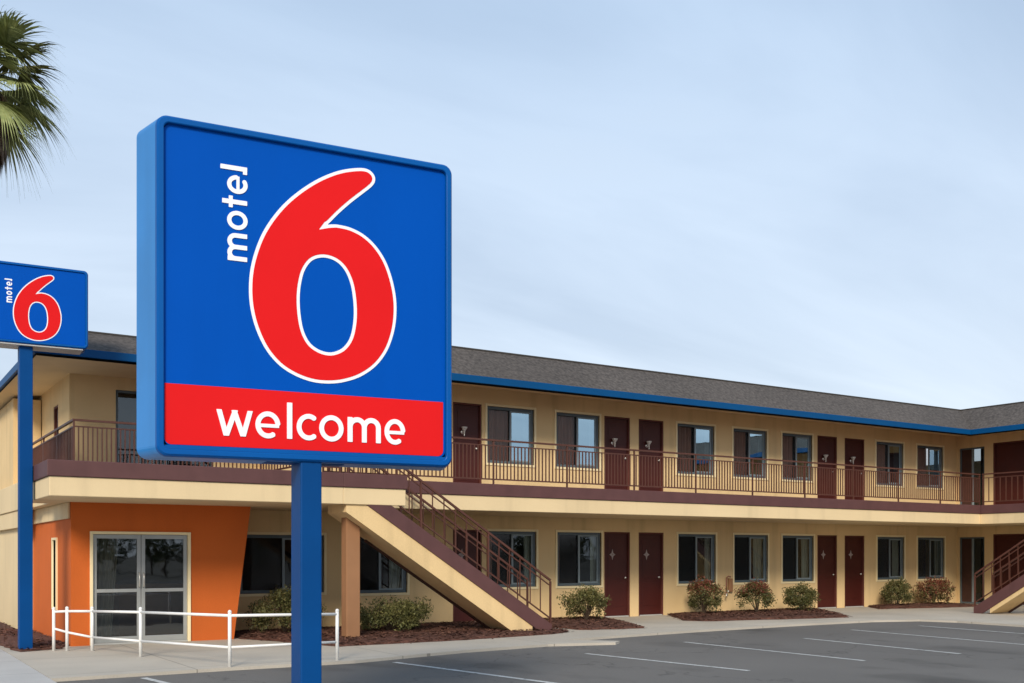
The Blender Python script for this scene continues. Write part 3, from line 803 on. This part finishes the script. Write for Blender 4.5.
mb = MB(); mb.bar(BIG.p(.86,.20,Z0-.0), BIG.p(1.5,.20,Z0-.0), .18, .01) ; mb.build('mounting_plate', 'postblue', sg)

# smaller sign by the corner
u2 = cam2b(.8746, .4848); c2 = cam2b(-7.80, 16.62)
SM = SignPlane(c2, math.atan2(u2.y, u2.x))
ps = cam2b(-7.9, 16.8)
ss_ = thing('motel_sign', (ps.x, ps.y, 0), 'smaller blue pole sign with a red six at the left edge of the photo', 'sign', 'blue pole signs with a red six')
U0, U1, S0, S1 = -1.05, .93, 4.945, 6.235
mb = MB()
def LQ(i, w): return (rrect(U0+i, U1-i, S0+i, S1-i, max(.015, .07-i*.7)), w)
loft(mb, SM, [LQ(0., .5), LQ(0, .03), LQ(.006, .012), LQ(.018, 0.), LQ(.040, 0.), LQ(.046, .025)])
bl = LQ(0., .5)[0]; mb.f.append(tuple(range(len(bl)))); mb.mi.append(0)
mb.build('cabinet', 'signblue', ss_)
mb = MB(); mb.poly([tuple(SM.p(u, .022, z)) for u, z in rrect(U0+.047, U1-.047, S0+.047, S1-.047, .03)]); mb.build('sign_face', 'signface', ss_)
mb = MB(); P = [SM.p(u, w, 0) for u, w in ((U0+.08,.03),(U1-.08,.03),(U1-.08,.47),(U0+.08,.47))]
mb.hexa([(p.x, p.y, S0-.022) for p in P]+[(p.x, p.y, S0-.003) for p in P]); mb.build('bottom_panel', 'signgrey', ss_)
k6 = .605; f6 = lambda u, v: (-.195+(u-.70)*k6*.97, 5.005+(v-2.945)*k6)
place_mesh(fill_loops(LW, .004), 'numeral_outline', 'signwhite', ss_, SM, .019, f6)
place_mesh(fill_loops(contours(FR, xs, ys, .004*0), .004), 'numeral', 'signred', ss_, SM, .0165, f6)
xh = .078; z = 5.58
for ch, wd in (('m',1.3),('o',.86),('t',.6),('e',.86),('L',.4)):
    letter(ch, wd, xh, .13, lambda x, y, z=z: (-.205-y, z+x), SM, ss_, .019, res=40); z += (wd+.22)*xh
mb = MB(); P = [Vector((ps.x+a, ps.y+b, 0)) for a, b in ((-.10,-.10),(.10,-.10),(.10,.10),(-.10,.10))]
mb.hexa([(p.x, p.y, -.02) for p in P]+[(p.x, p.y, S0-.023) for p in P]); mb.build('post', 'postblue', ss_, bevel=.01)

# ------------------------------------------------------------------ ground
def flat(name, pts, z, m_, thick=0., parent=None):
    bm = bmesh.new(); vs = [bm.verts.new((x, y, z)) for x, y in pts]; f = bm.faces.new(vs)
    
    bm.faces.remove(f)
    from mathutils.geometry import tessellate_polygon
    for t in tessellate_polygon([[Vector((x, y, 0)) for x, y in pts]]): bm.faces.new([vs[i] for i in t])
    if thick:
        n = len(pts); lo = [bm.verts.new((x, y, z-thick)) for x, y in pts]
        for i in range(n): bm.faces.new((vs[i], vs[(i+1) % n], lo[(i+1) % n], lo[i]))
    bm.normal_update()
    for f in bm.faces:
        if abs(f.normal.z) > .5 and f.normal.z < 0: f.normal_flip()
    me = bpy.data.meshes.new(name); bm.to_mesh(me); bm.free(); me.materials.append(M[m_])
    o = bpy.data.objects.new(name, me); COL.objects.link(o); tag(o, kind='structure'); return o
flat('ground', [(-600,-600),(600,-600),(600,600),(-600,600)], -.10, 'ground')
flat('parking_lot', [(2.1,-30),(60,-30),(60,30),(2.1,30)], -.045, 'asphalt')
walk = [(2.17,14.05),(4.5,14.10),(6.3,14.05),(7.2,14.28),(8.5,14.6),(10.3,14.82),(11.5,14.45),(11.75,14.65),(11.1,15.4),(12.2,15.6),(14.85,15.9),(18,16.05),(20.5,16.0),(21.7,15.6),(22.0,14.8),(21.9,13),(21.8,-8),(40,-8),(40,29),(2.17,29)]
flat('walkway', walk, 0, 'walk', .12)
flat('sidewalk', [(-3,-30),(2.16,-30),(2.16,30),(-3,30)], .0, 'sidewalk', .12)
flat('sign_island', [(2.7+1.0*math.cos(t)*.9+.4, 7.9+1.0*math.sin(t)) for t in [k*math.pi/12 for k in range(24)]], .04, 'walk', .12)
paint = []
def line(x0, y0, x1, y1, w=.095):
    d = Vector((x1-x0, y1-y0)).normalized(); n = Vector((-d.y, d.x))*w/2
    mb = MB(); mb.poly([(x0+n.x,y0+n.y,-.040),(x0-n.x,y0-n.y,-.040),(x1-n.x,y1-n.y,-.040),(x1+n.x,y1+n.y,-.040)])
    o = mb.build('parking_line', 'paint'); tag(o, kind='structure')
for a in ((3.25,13.85,3.75,10.2),(6.85,13.85,7.45,10.2),(10.05,13.4,10.45,10.2),(12.9,14.2,12.9,10.2),(15.4,13.6,15.1,10.1),(18.0,14.6,17.6,10.4),(20.3,14.6,19.9,10.6),
          (17.3,13.6,21.3,11.6),(14.0,15.5,16.6,15.1)): 
    if a[0] in (17.3, 14.0): continue
    line(*a)

def inside(p, poly):
    x, y = p; c = False; n = len(poly)
    for i in range(n):
        x0, y0 = poly[i]; x1, y1 = poly[(i+1) % n]
        if (y0 > y) != (y1 > y) and x < (x1-x0)*(y-y0)/(y1-y0)+x0: c = not c
    return c
def edge_d(p, poly):
    best = 9
    for i in range(len(poly)):
        a = Vector(poly[i]); b = Vector(poly[(i+1) % len(poly)]); e = b-a; t = max(0, min(1, (Vector(p)-a).dot(e)/e.length_squared))
        best = min(best, (Vector(p)-a-e*t).length)
    return best
def bed(poly, seed):
    rnd = random.Random(seed); poly2 = []
    for i in range(len(poly)):
        a = Vector(poly[i]); b = Vector(poly[(i+1) % len(poly)]); n = max(1, int((b-a).length/.25))
        for k in range(n):
            p = a.lerp(b, k/n); 
            poly2.append((p.x+rnd.uniform(-.04,.04), min(20.28 if a.x > 6 else 99, p.y+rnd.uniform(-.04,.04))))
    mb = MB(); cx = sum(p[0] for p in poly)/len(poly); cy = sum(p[1] for p in poly)/len(poly)
    # base skin + mound rings
    rings = []
    for f, z in ((1,.004),(.97,.035),(.85,.06),(.5,.075)):
        rings.append([(cx+(x-cx)*f, cy+(y-cy)*f, z+rnd.uniform(-.008,.012)*(f < 1)) for x, y in poly2])
    n = len(poly2)
    for i in range(len(rings)-1):
        for j in range(n): mb.poly([rings[i][j], rings[i][(j+1) % n], rings[i+1][(j+1) % n], rings[i+1][j]])
    for j in range(n): mb.poly([rings[-1][j], rings[-1][(j+1) % n], (cx, cy, .08)])
    x0 = min(p[0] for p in poly2)-.1; x1 = max(p[0] for p in poly2)+.1; y0 = min(p[1] for p in poly2)-.08; y1 = max(p[1] for p in poly2)
    area = (x1-x0)*(y1-y0)
    for _ in range(int(area*260)):
        p = (rnd.uniform(x0, x1), rnd.uniform(y0, y1))
        if not inside(p, poly2):
            if rnd.random() > .04 or edge_d(p, poly2) > .12: continue
            z = .008
        else: z = .03+.045*min(1, edge_d(p, poly2)/.4)
        a = rnd.uniform(0, 6.28); l = rnd.uniform(.02, .055); w = rnd.uniform(.008, .018); t = rnd.uniform(-.5, .5)
        d = Vector((math.cos(a), math.sin(a), t*.6)).normalized()*l; s = Vector((-math.sin(a), math.cos(a), rnd.uniform(-.4,.4)))*w
        c = Vector((p[0], p[1], z+rnd.uniform(0,.015)))
        mb.poly([c-d-s, c+d-s*.7, c+d+s, c-d+s*.8], 1 if rnd.random() < .35 else 0)
    tag(mb.build('mulch_bed', ['mulch', 'mulch2']), kind='structure')
bed([(6.15,18.7),(6.6,17.6),(7.0,16.3),(9.5,16.3),(11.6,16.55),(12.3,16.9),(12.5,18.4),(12.2,20.27),(6.2,20.27)], 1)
bed([(12.7,17.2),(13.5,16.95),(14.2,16.9),(15.0,18.5),(15.65,20.27),(12.75,20.27)], 2)
bed([(17.85,20.27),(16.6,18.3),(16.9,17.8),(18.5,17.5),(20.9,17.0),(22.0,18.3),(23.4,20.27)], 3)
bed([(25.7,20.27),(24.8,19.2),(27,18.7),(28.8,18.5),(29.2,20.27)], 4)
bed([(2.35,18.1),(3.0,18.35),(3.18,18.9),(3.18,23.0),(2.95,23.1),(2.95,27.5),(1.2,27.5),(2.1,21)], 5)

# ------------------------------------------------------------------ plants
def shrub(x, y, r, h, label, mats, seed, n=5200, ry=None):
    rnd = random.Random(seed); ry = ry or r
    root = thing('shrub', (x, y, .05), label, 'shrub', 'shrubs in the mulch beds')
    mb = MB(); tips = []
    for k in range(16):
        a = rnd.uniform(0, 6.28); e = rnd.uniform(.15, 1); L_ = rnd.uniform(.7, 1.)
        tip = Vector((x+math.cos(a)*r*.8*L_*e, y+math.sin(a)*ry*.8*L_*e, .05+h*(.55+.42*L_*(1-e*.45))))
        mid = Vector((x, y, .05)).lerp(tip, .5)+Vector((rnd.uniform(-.04,.04), rnd.uniform(-.04,.04), .03))
        mb.tube([(x+rnd.uniform(-.03,.03), y+rnd.uniform(-.03,.03), .03), mid, tip], [.012, .008, .003], 5); tips.append(tip)
    mb.build('branches', 'twig', root)
    mb = MB()
    clumps = []
    for k in range(46):
        a = rnd.uniform(0, 6.28); u = rnd.uniform(-.75, 1); s = math.sqrt(max(0, 1-u*u))
        f = rnd.uniform(.55, .98)
        clumps.append((Vector((x+math.cos(a)*s*r*f, y+math.sin(a)*s*ry*f, .05+h*.52+u*h*.46*f)), rnd.uniform(.10, .22)*(r/.5)**.5, rnd.random()))
    for _ in range(n):
        c, cr, cm = rnd.choice(clumps)
        d = Vector((rnd.gauss(0,1), rnd.gauss(0,1), rnd.gauss(0,1))); d.normalize()
        p = c+d*cr*rnd.random()**.5
        if p.z < .07: continue
        l = rnd.uniform(.016, .034); w = l*.5
        a = Vector((rnd.gauss(0,1), rnd.gauss(0,1), rnd.gauss(.5,1))).normalized()
        b = a.cross(Vector((rnd.gauss(0,1), rnd.gauss(0,1), rnd.gauss(0,1)))).normalized()
        hi = (p.z-.05)/h
        mi = 0
        if rnd.random() < .25+.3*cm: mi = 1
        if len(mats) > 2 and rnd.random() < (hi-.45)*1.7*(.5+cm): mi = 2
        mb.poly([p-a*l, p-b*w, p+a*l, p+b*w], mi)
    for t in tips:
        for k in range(14):
            p = t+Vector((rnd.gauss(0,.03), rnd.gauss(0,.03), rnd.uniform(-.06,.05))); l = rnd.uniform(.015,.03)
            a = Vector((rnd.gauss(0,1), rnd.gauss(0,1), rnd.gauss(1,1))).normalized(); b = a.cross(Vector((1,.3,.2))).normalized()
            mb.poly([p-a*l, p-b*l*.4, p+a*l, p+b*l*.4], len(mats)-1)
    mb.build('foliage', mats, root)
shrub(7.15, 19.2, .72, .86, 'dark shrub beside the slanted orange wall, left of the big sign post', ['leaf_green','leaf_olive'], 21, 8000)
shrub(8.95, 18.35, .85, .62, 'low wide green shrub under the left staircase', ['leaf_green','leaf_pale'], 22, 8000, .55)
shrub(14.22, 18.95, .52, .74, 'round olive shrub just right of the foot of the left staircase', ['leaf_olive','leaf_green','leaf_pale'], 23)
shrub(18.28, 19.4, .46, .90, 'shrub with red topped leaves left of the wall tap', ['leaf_green','leaf_olive','leaf_red'], 24)
shrub(19.85, 19.1, .47, .84, 'shrub with reddish tips just right of the wall tap', ['leaf_green','leaf_olive','leaf_red'], 25)
shrub(21.5, 19.1, .46, .72, 'green shrub at the right tip of the long mulch bed, next to a red door', ['leaf_green','leaf_olive'], 26)
shrub(26.15, 19.55, .42, .74, 'small green shrub between the last door and the reddish bush', ['leaf_green','leaf_olive'], 27)
shrub(27.75, 19.45, .55, .78, 'reddish brown shrub nearest the inner corner of the motel', ['leaf_olive','leaf_red','leaf_red'], 28)

def fan(mb, base, dirv, L_, rnd, mi, spread=1.9, droop=.5, nb=64):
    d = Vector(dirv).normalized(); side = d.cross(Vector((0,0,1)))
    if side.length < .05: side = Vector((1,0,0))
    side.normalize(); up = side.cross(d).normalized()
    hub = Vector(base)+d*L_*.42-Vector((0,0,1))*.05*L_
    mb.tube([base, Vector(base).lerp(hub, .5)+Vector((0,0,.05)), hub], [.028, .02, .012], 5, mi=mi)
    for k in range(nb):
        a = (k/(nb-1)-.5)*2*spread*.5*math.pi/1.6+rnd.uniform(-.03,.03)
        v = d*math.cos(a)+side*math.sin(a)+up*.08*math.cos(3*a)
        l = L_*(.74-.16*abs(a)/1.9)*rnd.uniform(.85, 1.08)
        pts = []; n = 6
        for i in range(n+1):
            t = i/n
            p = hub+v*l*t*(1-.18*droop*t*t)-Vector((0,0,1))*droop*l*(t**2.3)*rnd.uniform(.75,.9)+Vector((0,0,1))*0
            w = (.004+.026*math.sin(math.pi*min(1, t*1.15+.12))**.8)*(1-t*.75)*(L_/1.9)*1.35
            pts.append((p, w))
        nrm = v.cross(Vector((0,0,1))); nrm = nrm.normalized() if nrm.length > .01 else side
        tw = rnd.uniform(-.7, .7); wv = (nrm*math.cos(tw)+Vector((0,0,1))*math.sin(tw))
        for (p, w), (q_, w2) in zip(pts[:-1], pts[1:]):
            mb.poly([p-wv*w, q_-wv*w2, q_+wv*w2, p+wv*w], mi)
def palm(x, y, H, label):
    rnd = random.Random(5)
    root = thing('palm_tree', (x, y, -.1), label, 'palm tree')
    mb = MB(); pts = []; rs = []
    for i in range(24):
        t = i/23; pts.append((x+.25*math.sin(t*2), y+.1*t, -.1+(H+.05)*t)); rs.append(.30-.10*t+.02*(i % 2)+(.12 if i == 0 else 0))
    mb.tube(pts, rs, 14); mb.build('trunk', 'palm_trunk', root, smooth=True)
    top = Vector(pts[-1]); mb = MB()
    for k in range(22):
        az = k*2.39996+.9; el = R(78-k*5.6+rnd.uniform(-6,6))
        d = (math.cos(az)*math.cos(el), math.sin(az)*math.cos(el), math.sin(el))
        fan(mb, top+Vector((0,0,-.02*k)), d, rnd.uniform(2.4, 3.0), rnd, 1 if rnd.random() < .3 else 0, droop=.42+.012*k)
    mb.build('crown', ['palm_green', 'leaf_pale'], root)
    mb = MB()
    for k in range(150):
        az = rnd.uniform(0, 6.28); z = top.z-.35-rnd.random()*1.9
        p = Vector((top.x+.2*math.cos(az), top.y+.2*math.sin(az), z)); o = rnd.uniform(.25,.62)*(1-.35*(top.z-z)/2.4)
        L_ = rnd.uniform(.7, 1.3)
        for j in range(7):
            b2 = az+rnd.uniform(-.5,.5); e = p+Vector((math.cos(b2)*o, math.sin(b2)*o, -L_*rnd.uniform(.7,1)))
            m_ = p.lerp(e, .45)+Vector((math.cos(b2)*.14, math.sin(b2)*.14, .12)); s = Vector((-math.sin(b2), math.cos(b2), 0))*.018
            mb.poly([p-s, m_-s*1.6, m_+s*1.6, p+s]); mb.poly([m_-s*1.6, e, m_+s*1.6])
    mb.build('dead_frond_skirt', 'palm_dead', root)
palm(3.50, 35.6, 16.6, 'tall fan palm with drooping green fronds at the top left edge')

def tree_mass(name, x0, x1, y, H, seed, kind=None, depth=6):
    rnd = random.Random(seed); mb = MB()
    for k in range(int((x1-x0)/2.2)):
        cx = x0+2.2*k+rnd.uniform(-.6,.6); cy = y+rnd.uniform(0, depth); h = H*rnd.uniform(.7, 1.05)
        mb.tube([(cx,cy,-.1),(cx,cy,h*.6)], [.18,.08], 6, mi=1)
        for _ in range(260):
            a = rnd.uniform(0,6.28); u = rnd.uniform(-1,1); s = math.sqrt(1-u*u); f = rnd.random()**.4
            p = Vector((cx+math.cos(a)*s*2.0*f, cy+math.sin(a)*s*2.0*f, h*.55+u*h*.45*f)); l = rnd.uniform(.15,.4)
            A = Vector((rnd.gauss(0,1), rnd.gauss(0,1), rnd.gauss(0,1))).normalized()*l; B = A.cross(Vector((rnd.random(),rnd.random(),1))).normalized()*l*.6
            mb.poly([p-A, p-B, p+A, p+B], 0)
    o = mb.build(name, ['leaf_green', 'twig']); tag(o, kind='stuff', label='distant dark green trees, added unseen behind the camera to darken window reflections'); return o
tree_mass('tree_line', -20, 75, -60, 5.0, 31)  # added trees behind the camera, out of view, to darken the window reflections
o = tree_mass('tree_line', -14, 1.5, 48, 4.5, 33); o['label'] = 'dark green trees far behind the left end of the motel'

# ------------------------------------------------------------------ white handrail, tap
hp = [((2.84,18.1),.65),((3.02,17.98),.66),((3.36,17.75),.66),((3.78,16.3),.70),((4.48,14.17),.73),((6.09,14.2),.70)]
hr = thing('pipe_handrail', (4.41,14.2,0), 'white painted pipe handrail with two rails in front of the orange office', 'handrail')
for (x, y), z in hp:
    mb = MB(); mb.tube([(x,y,-.02),(x,y,z+.02)], .025, 10); mb.ball((x,y,z+.03), .03); mb.build('post', 'white', hr, smooth=True)
mb = MB()
for (a, za), (b, zb) in zip(hp[:-1], hp[1:]): mb.tube([(*a,za-.02),(*b,zb-.02)], .021, 10)
mb.build('top_rail', 'white', hr, smooth=True)
mb = MB(); lz = [.36,.30,.22,.24,.27,.27]
for i in range(5): mb.tube([(*hp[i][0],lz[i]),(*hp[i+1][0],lz[i+1])], .019, 10)
mb.build('lower_rail', 'white', hr, smooth=True)
tp = thing('water_tap', (19.93,20.28,0), 'small copper pipe tap on the cream wall between two reddish shrubs', 'tap')
mb = MB(); mb.tube([(19.88,20.22,.48),(19.88,20.22,.94),(19.93,20.20,.98),(20.02,20.2,.96)], .018, 8); mb.build('pipe', 'pipe', tp, smooth=True)
mb = MB(); mb.tube([(19.88,20.2,.52),(19.80,20.14,.50),(19.78,20.13,.44)], .02, 8); mb.ball((19.88,20.17,.58), .035); mb.build('spout', 'silver', tp, smooth=True)
mb = MB(); mb.box(19.98,20.12,20.22,20.278,.56,.92); mb.build('cover_box', 'tan', tp, bevel=.01)

# ------------------------------------------------------------------ camera, light, sky
cam = bpy.data.cameras.new('camera'); co = bpy.data.objects.new('camera', cam); COL.objects.link(co)
co.location = (0,0,1.55); co.rotation_euler = (R(90), 0, R(-32.8)); cam.lens = 36*1035/1024; cam.sensor_width = 36
cam.shift_y = 213.5/1024; cam.clip_start = .1; cam.clip_end = 3000
sc.camera = co
EL, AZ = 31, 219      # sun elevation; compass direction of the sun, degrees from +Y clockwise
sd = Vector((math.sin(R(AZ))*math.cos(R(EL)), math.cos(R(AZ))*math.cos(R(EL)), math.sin(R(EL))))
su = bpy.data.lights.new('sun', 'SUN'); so = bpy.data.objects.new('sun', su); COL.objects.link(so)
su.energy = 1.9; su.angle = R(16); su.color = (1, .90, .76)
so.rotation_euler = sd.to_track_quat('Z', 'Y').to_euler()
w = bpy.data.worlds.new('World'); sc.world = w; w.use_nodes = True
N = w.node_tree.nodes; L = w.node_tree.links; bg = N['Background']; out = N['World Output']
sky = N.new('ShaderNodeTexSky'); sky.sky_type = 'NISHITA'; sky.sun_disc = False
sky.sun_elevation = R(EL); sky.sun_rotation = R(AZ); sky.air_density = 1.2; sky.dust_density = 2.0
L.new(sky.outputs[0], bg.inputs[0]); bg.inputs[1].default_value = .055
tc = N.new('ShaderNodeTexCoord'); sp = N.new('ShaderNodeSeparateXYZ'); L.new(tc.outputs['Generated'], sp.inputs[0])
mx_ = N.new('ShaderNodeMath'); mx_.operation = 'MAXIMUM'; mx_.inputs[1].default_value = 0.0; L.new(sp.outputs[2], mx_.inputs[0])
az = N.new('ShaderNodeMath'); az.operation = 'ADD'; az.inputs[1].default_value = .22; L.new(mx_.outputs[0], az.inputs[0])
cmb = N.new('ShaderNodeCombineXYZ')
for k in (0, 1):
    dv = N.new('ShaderNodeMath'); dv.operation = 'DIVIDE'; L.new(sp.outputs[k], dv.inputs[0]); L.new(az.outputs[0], dv.inputs[1]); L.new(dv.outputs[0], cmb.inputs[k])
mp = N.new('ShaderNodeMapping'); mp.inputs['Rotation'].default_value = (0,0,R(28)); mp.inputs['Scale'].default_value = (.55, 1.5, 1); mp.inputs['Location'].default_value = (3.1, 1.7, 0)
L.new(cmb.outputs[0], mp.inputs[0])
nz = N.new('ShaderNodeTexNoise'); nz.inputs['Scale'].default_value = 1.25; nz.inputs['Detail'].default_value = 6; nz.inputs['Roughness'].default_value = .52; nz.inputs['Distortion'].default_value = .6
L.new(mp.outputs[0], nz.inputs['Vector'])
# cloud colour: paler low down, bluer high up
ce = N.new('ShaderNodeValToRGB'); L.new(mx_.outputs[0], ce.inputs[0])
ce.color_ramp.elements[0].position = 0; ce.color_ramp.elements[0].color = (.82, .89, .96, 1)
ce.color_ramp.elements[1].position = .62; ce.color_ramp.elements[1].color = (.45, .61, .81, 1)
e_ = ce.color_ramp.elements.new(.22); e_.color = (.72, .825, .95, 1)
cl = N.new('ShaderNodeMapRange'); cl.inputs[1].default_value = .36; cl.inputs[2].default_value = .64; cl.inputs[3].default_value = .87; cl.inputs[4].default_value = 1.08
L.new(nz.outputs[0], cl.inputs[0])
mu = N.new('ShaderNodeVectorMath'); mu.operation = 'MULTIPLY'; 
tn = N.new('ShaderNodeMix'); tn.data_type = 'RGBA'; tn.inputs[6].default_value = (.90, .98, 1.10, 1); tn.inputs[7].default_value = (1.03, 1.0, .97, 1)
L.new(nz.outputs[0], tn.inputs[0])
mt = N.new('ShaderNodeVectorMath'); mt.operation = 'MULTIPLY'; L.new(ce.outputs[0], mt.inputs[0]); L.new(tn.outputs[2], mt.inputs[1])
L.new(mt.outputs[0], mu.inputs[0]); L.new(cl.outputs[0], mu.inputs[1])
b2 = N.new('ShaderNodeBackground'); L.new(mu.outputs[0], b2.inputs[0]); b2.inputs[1].default_value = .60
mix = N.new('ShaderNodeMixShader'); L.new(bg.outputs[0], mix.inputs[1]); L.new(b2.outputs[0], mix.inputs[2]); mix.inputs[0].default_value = .82
L.new(mix.outputs[0], out.inputs[0])
sc.view_settings.view_transform = 'Standard'; sc.view_settings.look = 'None'; sc.view_settings.gamma = 1
sc.view_settings.exposure = .87
sc.render.engine = 'CYCLES'; sc.cycles.max_bounces = 8; sc.cycles.transparent_max_bounces = 16
sc.cycles.use_denoising = True
